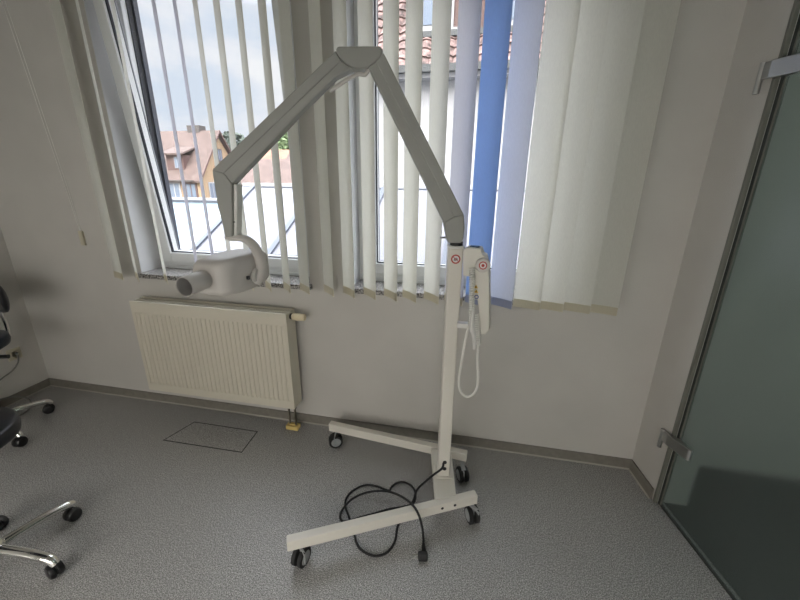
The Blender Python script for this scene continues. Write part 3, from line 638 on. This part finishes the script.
# roof: rows of pantiles as real relief
b = MB(); sx, sy = .2, .24; ang = math.atan(1.08); up = Vector((0, cos(ang), sin(ang))); nn = Vector((0, -sin(ang), cos(ang)))
nx = int(7.6/sx)
for j in range(17):
    for i in range(nx):
        o = Vector((-2.6+i*sx+(random.random()-.5)*.012, 7.03, 3.26))+up*(j*sy+(random.random()-.5)*.02); vs = []
        for jj in (0, 1):
            for k in range(5):
                a = k/4; vs.append(o+Vector((a*sx, 0, 0))+up*(jj*(sy+.03))+nn*(.035*sin(a*pi)+(.03 if jj == 0 else .0)))
        b.add(vs, [(k, k+1, k+6, k+5) for k in range(4)])
        b.add([vs[k]-nn*.03 for k in range(5)]+[vs[k] for k in range(5)], [(k, k+1, k+6, k+5) for k in range(4)])
b.build('tiled_roof', M['tile_red'], ob)
MB().prism([(7.05, 3.20), (10.3, 6.7), (10.3, 3.3)], lambda p: Vector((-2.5, *p)), lambda p: Vector((5, *p))).build('roof_deck', M['ext_dark'], ob)
dm = MB().box(-1.42, .42, 7.64, 9.2, 3.90, 5.6).build('dormer', M['brown_clad'], ob)
for x in (-.945, .17):
    f = MB().box(x-.29, x+.29, 7.585, 7.64, 3.98, 5.35).build('dormer_window', M['ext_white'], ob)
    MB().box(x-.235, x+.235, 7.57, 7.59, 4.06, 5.28).build('pane', M['ext_glass'], f)
MB().box(-1.40, .48, 7.50, 7.64, 3.86, 3.95).build('dormer_sill', M['gutter'], dm)
MB().box(-1.42, -.50, 7.56, 7.60, 3.955, 4.0).box(-.12, .46, 7.56, 7.60, 3.955, 4.0).build('sill_board', M['ext_white'], dm)

def house(name, xg, xl, yn, hw, ze, za, wallm, roofm, label, zb=-4):
    t = thing(name, ((xg+xl)/2, yn+hw, zb), label, 'house')
    b = MB(); b.prism([(yn, zb), (yn, ze), (yn+hw, za-.15), (yn+2*hw, ze), (yn+2*hw, zb)], lambda p: Vector((xg, *p)), lambda p: Vector((xl, *p))); b.build('wall', M[wallm], t)
    sl = (za-ze)/hw
    for s in (0, 1):
        y0 = yn-.35 if s == 0 else yn+2*hw+.35; z0 = ze-.35*sl; ym = yn+hw
        MB().prism([(y0, z0), (ym, za), (ym, za+.16), (y0, z0+.16)], lambda p: Vector((xg+.35, *p)), lambda p: Vector((xl-.35, *p))).build('roof', M[roofm], t)
        MB().prism([(y0, z0-.05), (ym, za-.05), (ym, za+.18), (y0, z0+.18)], lambda p: Vector((xg+.35, *p)), lambda p: Vector((xg+.42, *p))).build('verge', M['brown_clad'], t)
    return t
h1 = house('tan_house', -24.3, -36, 30.0, 3.15, 1.45, 5.45, 'ext_tan', 'tile_brown', 'tan gabled house with brown tiled roof and dormer beyond the left window')
d = MB().box(-27.6, -25.9, 30.35, 33, 2.0, 3.35).build('dormer', M['brown_clad'], h1)
MB().prism([(30.0, 3.30), (33.2, 4.4), (33.2, 4.55), (30.0, 3.45)], lambda p: Vector((-28.0, *p)), lambda p: Vector((-25.7, *p))).build('dormer_roof', M['tile_brown'], h1)
far_window(h1, (-26.5, 30.33, 2.7), (1, 0, 0), .45, .85, (0, -1, 0), .05)
MB().box(-24.6, -36, 29.55, 29.8, 1.10, 1.22).build('gutter', M['ext_dark'], h1)
MB().box(-27.2, -25.9, 33.0, 33.9, 4.7, 6.05).build('chimney', M['chim'], h1)
for x in (-26.9, -25.2): far_window(h1, (x, 29.98, .15), (1, 0, 0), .9, 1.5, (0, -1, 0), .16, fm='brown_clad' if x > -26 else 'ext_white')
far_window(h1, (-24.28, 33.2, 3.45), (0, 1, 0), .5, .9, (1, 0, 0), .12, fm='ext_dark')
far_window(h1, (-24.28, 31.6, .3), (0, 1, 0), .8, 1.3, (1, 0, 0), .1)
far_window(h1, (-24.28, 35.0, .3), (0, 1, 0), .8, 1.3, (1, 0, 0), .1)
h2 = house('white_house', -13.6, -16.0, 23.0, 2.6, .7, 2.6, 'ext_white', 'tile_brown', 'white gabled house with dark timber trim between the tan house and the tall slats')
far_window(h2, (-13.58, 24.2, .9), (0, 1, 0), .6, .9, (1, 0, 0), .12, fm='ext_dark')
h3 = house('red_roofed_house', -18.2, -23.2, 37.5, 3.2, 2.3, 4.3, 'ext_orange', 'tile_orange', 'distant orange house with red tiled roof seen above the white gabled house')
far_window(h3, (-18.18, 39.5, 1.6), (0, 1, 0), .8, 1.1, (1, 0, 0), .12)
h4 = house('brown_roofed_house', -9.2, -11.6, 20.5, 2.8, 1.1, 2.9, 'ext_orange', 'tile_brown', 'low ochre house with brown roof just left of the closed slats')
far_window(h4, (-10.4, 20.48, .7), (1, 0, 0), .6, .8, (0, -1, 0), .12)
def tree(name, c, r, h, m, label):
    t = thing(name, (c[0], c[1], -4), label, 'tree')
    MB().tube([(c[0], c[1], -4), (c[0], c[1], c[2])], [.25, .12], 10).build('trunk', M['trunk'], t)
    b = MB(); rnd = random.Random(int(c[0]*10))
    for i in range(900):
        v = Vector((rnd.gauss(0, 1), rnd.gauss(0, 1), rnd.gauss(0, 1))).normalized()*(rnd.random()**.35)
        p = Vector(c)+Vector((v.x*r, v.y*r, v.z*h)); s = r*.11
        a = Vector((rnd.gauss(0, 1), rnd.gauss(0, 1), rnd.gauss(0, 1))).normalized()*s; e = a.orthogonal().normalized()*s*.7
        b.add([p-a, p-e, p+a, p+e], [(0, 1, 2, 3)])
    b.build('foliage', M[m], t)
tree('dark_tree', (-26.9, 39.3, 4.2), 2.1, 2.0, 'foliage', 'dark bushy tree rising behind the gable of the tan house')
tree('green_tree', (-25, 47, 5.5), 2.6, 1.9, 'foliage_light', 'light green treetop above the red tiled roof')

# ---------------------------------------------------------------- ceiling fill lamps (added out of frame to brighten the rooms)
def fill_lamp(x, y, w, l, power, label, col=(1, .93, .82)):
    t = thing('ceiling_fill_lamp', (x, y, HC), label, 'added fill lamp')
    MB().box(x-w/2-.02, x+w/2+.02, y-l/2-.02, y+l/2+.02, HC-.05, HC).build('housing', M['white_lac'], t)
    e = bpy.data.materials.new('fill_lamp_diffuser'); nt, b = nodes(e); b.inputs['Base Color'].default_value = (.8, .8, .8, 1)
    b.inputs['Emission Color'].default_value = (*col, 1); b.inputs['Emission Strength'].default_value = power
    MB().box(x-w/2, x+w/2, y-l/2, y+l/2, HC-.06, HC-.05).build('diffuser', e, t)
fill_lamp(-1.7, -1.4, .6, 1.0, .15, 'added ceiling fill lamp, unseen behind the camera on the left')
fill_lamp(.1, -1.3, .6, 1.0, .1, 'added ceiling fill lamp, unseen behind the camera on the right', (1, .97, .93))
fill_lamp(2.3, .0, .5, .5, 36.0, 'small added ceiling fill lamp brightening the room behind the glass door', (.9, 1, .97))

# ---------------------------------------------------------------- sky
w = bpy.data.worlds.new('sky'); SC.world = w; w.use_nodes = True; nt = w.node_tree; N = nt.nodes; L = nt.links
bg = N['Background']; tc = N.new('ShaderNodeTexCoord'); mp = N.new('ShaderNodeMapping'); mp.inputs['Scale'].default_value = (3, 3, 7); mp.inputs['Location'].default_value = (.4, .2, .1)
n = N.new('ShaderNodeTexNoise'); n.inputs['Scale'].default_value = 1.3; n.inputs['Detail'].default_value = 5; n.inputs['Roughness'].default_value = .55
L.new(tc.outputs['Generated'], mp.inputs['Vector']); L.new(mp.outputs[0], n.inputs['Vector'])
r = N.new('ShaderNodeValToRGB'); r.color_ramp.elements[0].position = .36; r.color_ramp.elements[0].color = (.70, .79, .91, 1)
r.color_ramp.elements[1].position = .62; r.color_ramp.elements[1].color = (.93, .95, .98, 1)
k = r.color_ramp.elements.new(.5); k.color = (.84, .88, .95, 1)
L.new(n.outputs['Fac'], r.inputs['Fac']); pass; 
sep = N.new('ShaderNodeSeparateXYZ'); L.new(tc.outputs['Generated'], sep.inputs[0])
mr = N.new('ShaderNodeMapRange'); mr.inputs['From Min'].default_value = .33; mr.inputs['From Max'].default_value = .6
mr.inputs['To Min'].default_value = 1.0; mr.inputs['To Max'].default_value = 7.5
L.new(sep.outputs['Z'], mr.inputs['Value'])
m2 = N.new('ShaderNodeMapRange'); m2.inputs['From Min'].default_value = .35; m2.inputs['From Max'].default_value = -.75      # sky strength raised behind the camera, added as fill for the room
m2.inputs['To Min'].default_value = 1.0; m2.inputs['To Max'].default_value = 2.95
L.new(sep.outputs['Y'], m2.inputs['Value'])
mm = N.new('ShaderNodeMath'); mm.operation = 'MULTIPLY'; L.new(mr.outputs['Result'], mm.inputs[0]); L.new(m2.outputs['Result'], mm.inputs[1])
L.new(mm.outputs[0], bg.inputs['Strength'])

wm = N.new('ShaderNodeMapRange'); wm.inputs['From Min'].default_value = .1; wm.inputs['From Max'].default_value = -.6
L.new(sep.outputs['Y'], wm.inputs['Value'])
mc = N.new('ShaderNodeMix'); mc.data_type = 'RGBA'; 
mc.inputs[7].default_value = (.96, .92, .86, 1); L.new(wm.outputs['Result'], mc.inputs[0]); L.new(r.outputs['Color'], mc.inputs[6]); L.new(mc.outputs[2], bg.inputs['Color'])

SC.view_settings.view_transform = 'Standard'; SC.view_settings.look = 'None'; SC.view_settings.gamma = 1; SC.view_settings.use_curve_mapping = False
SC.view_settings.exposure = 0.0
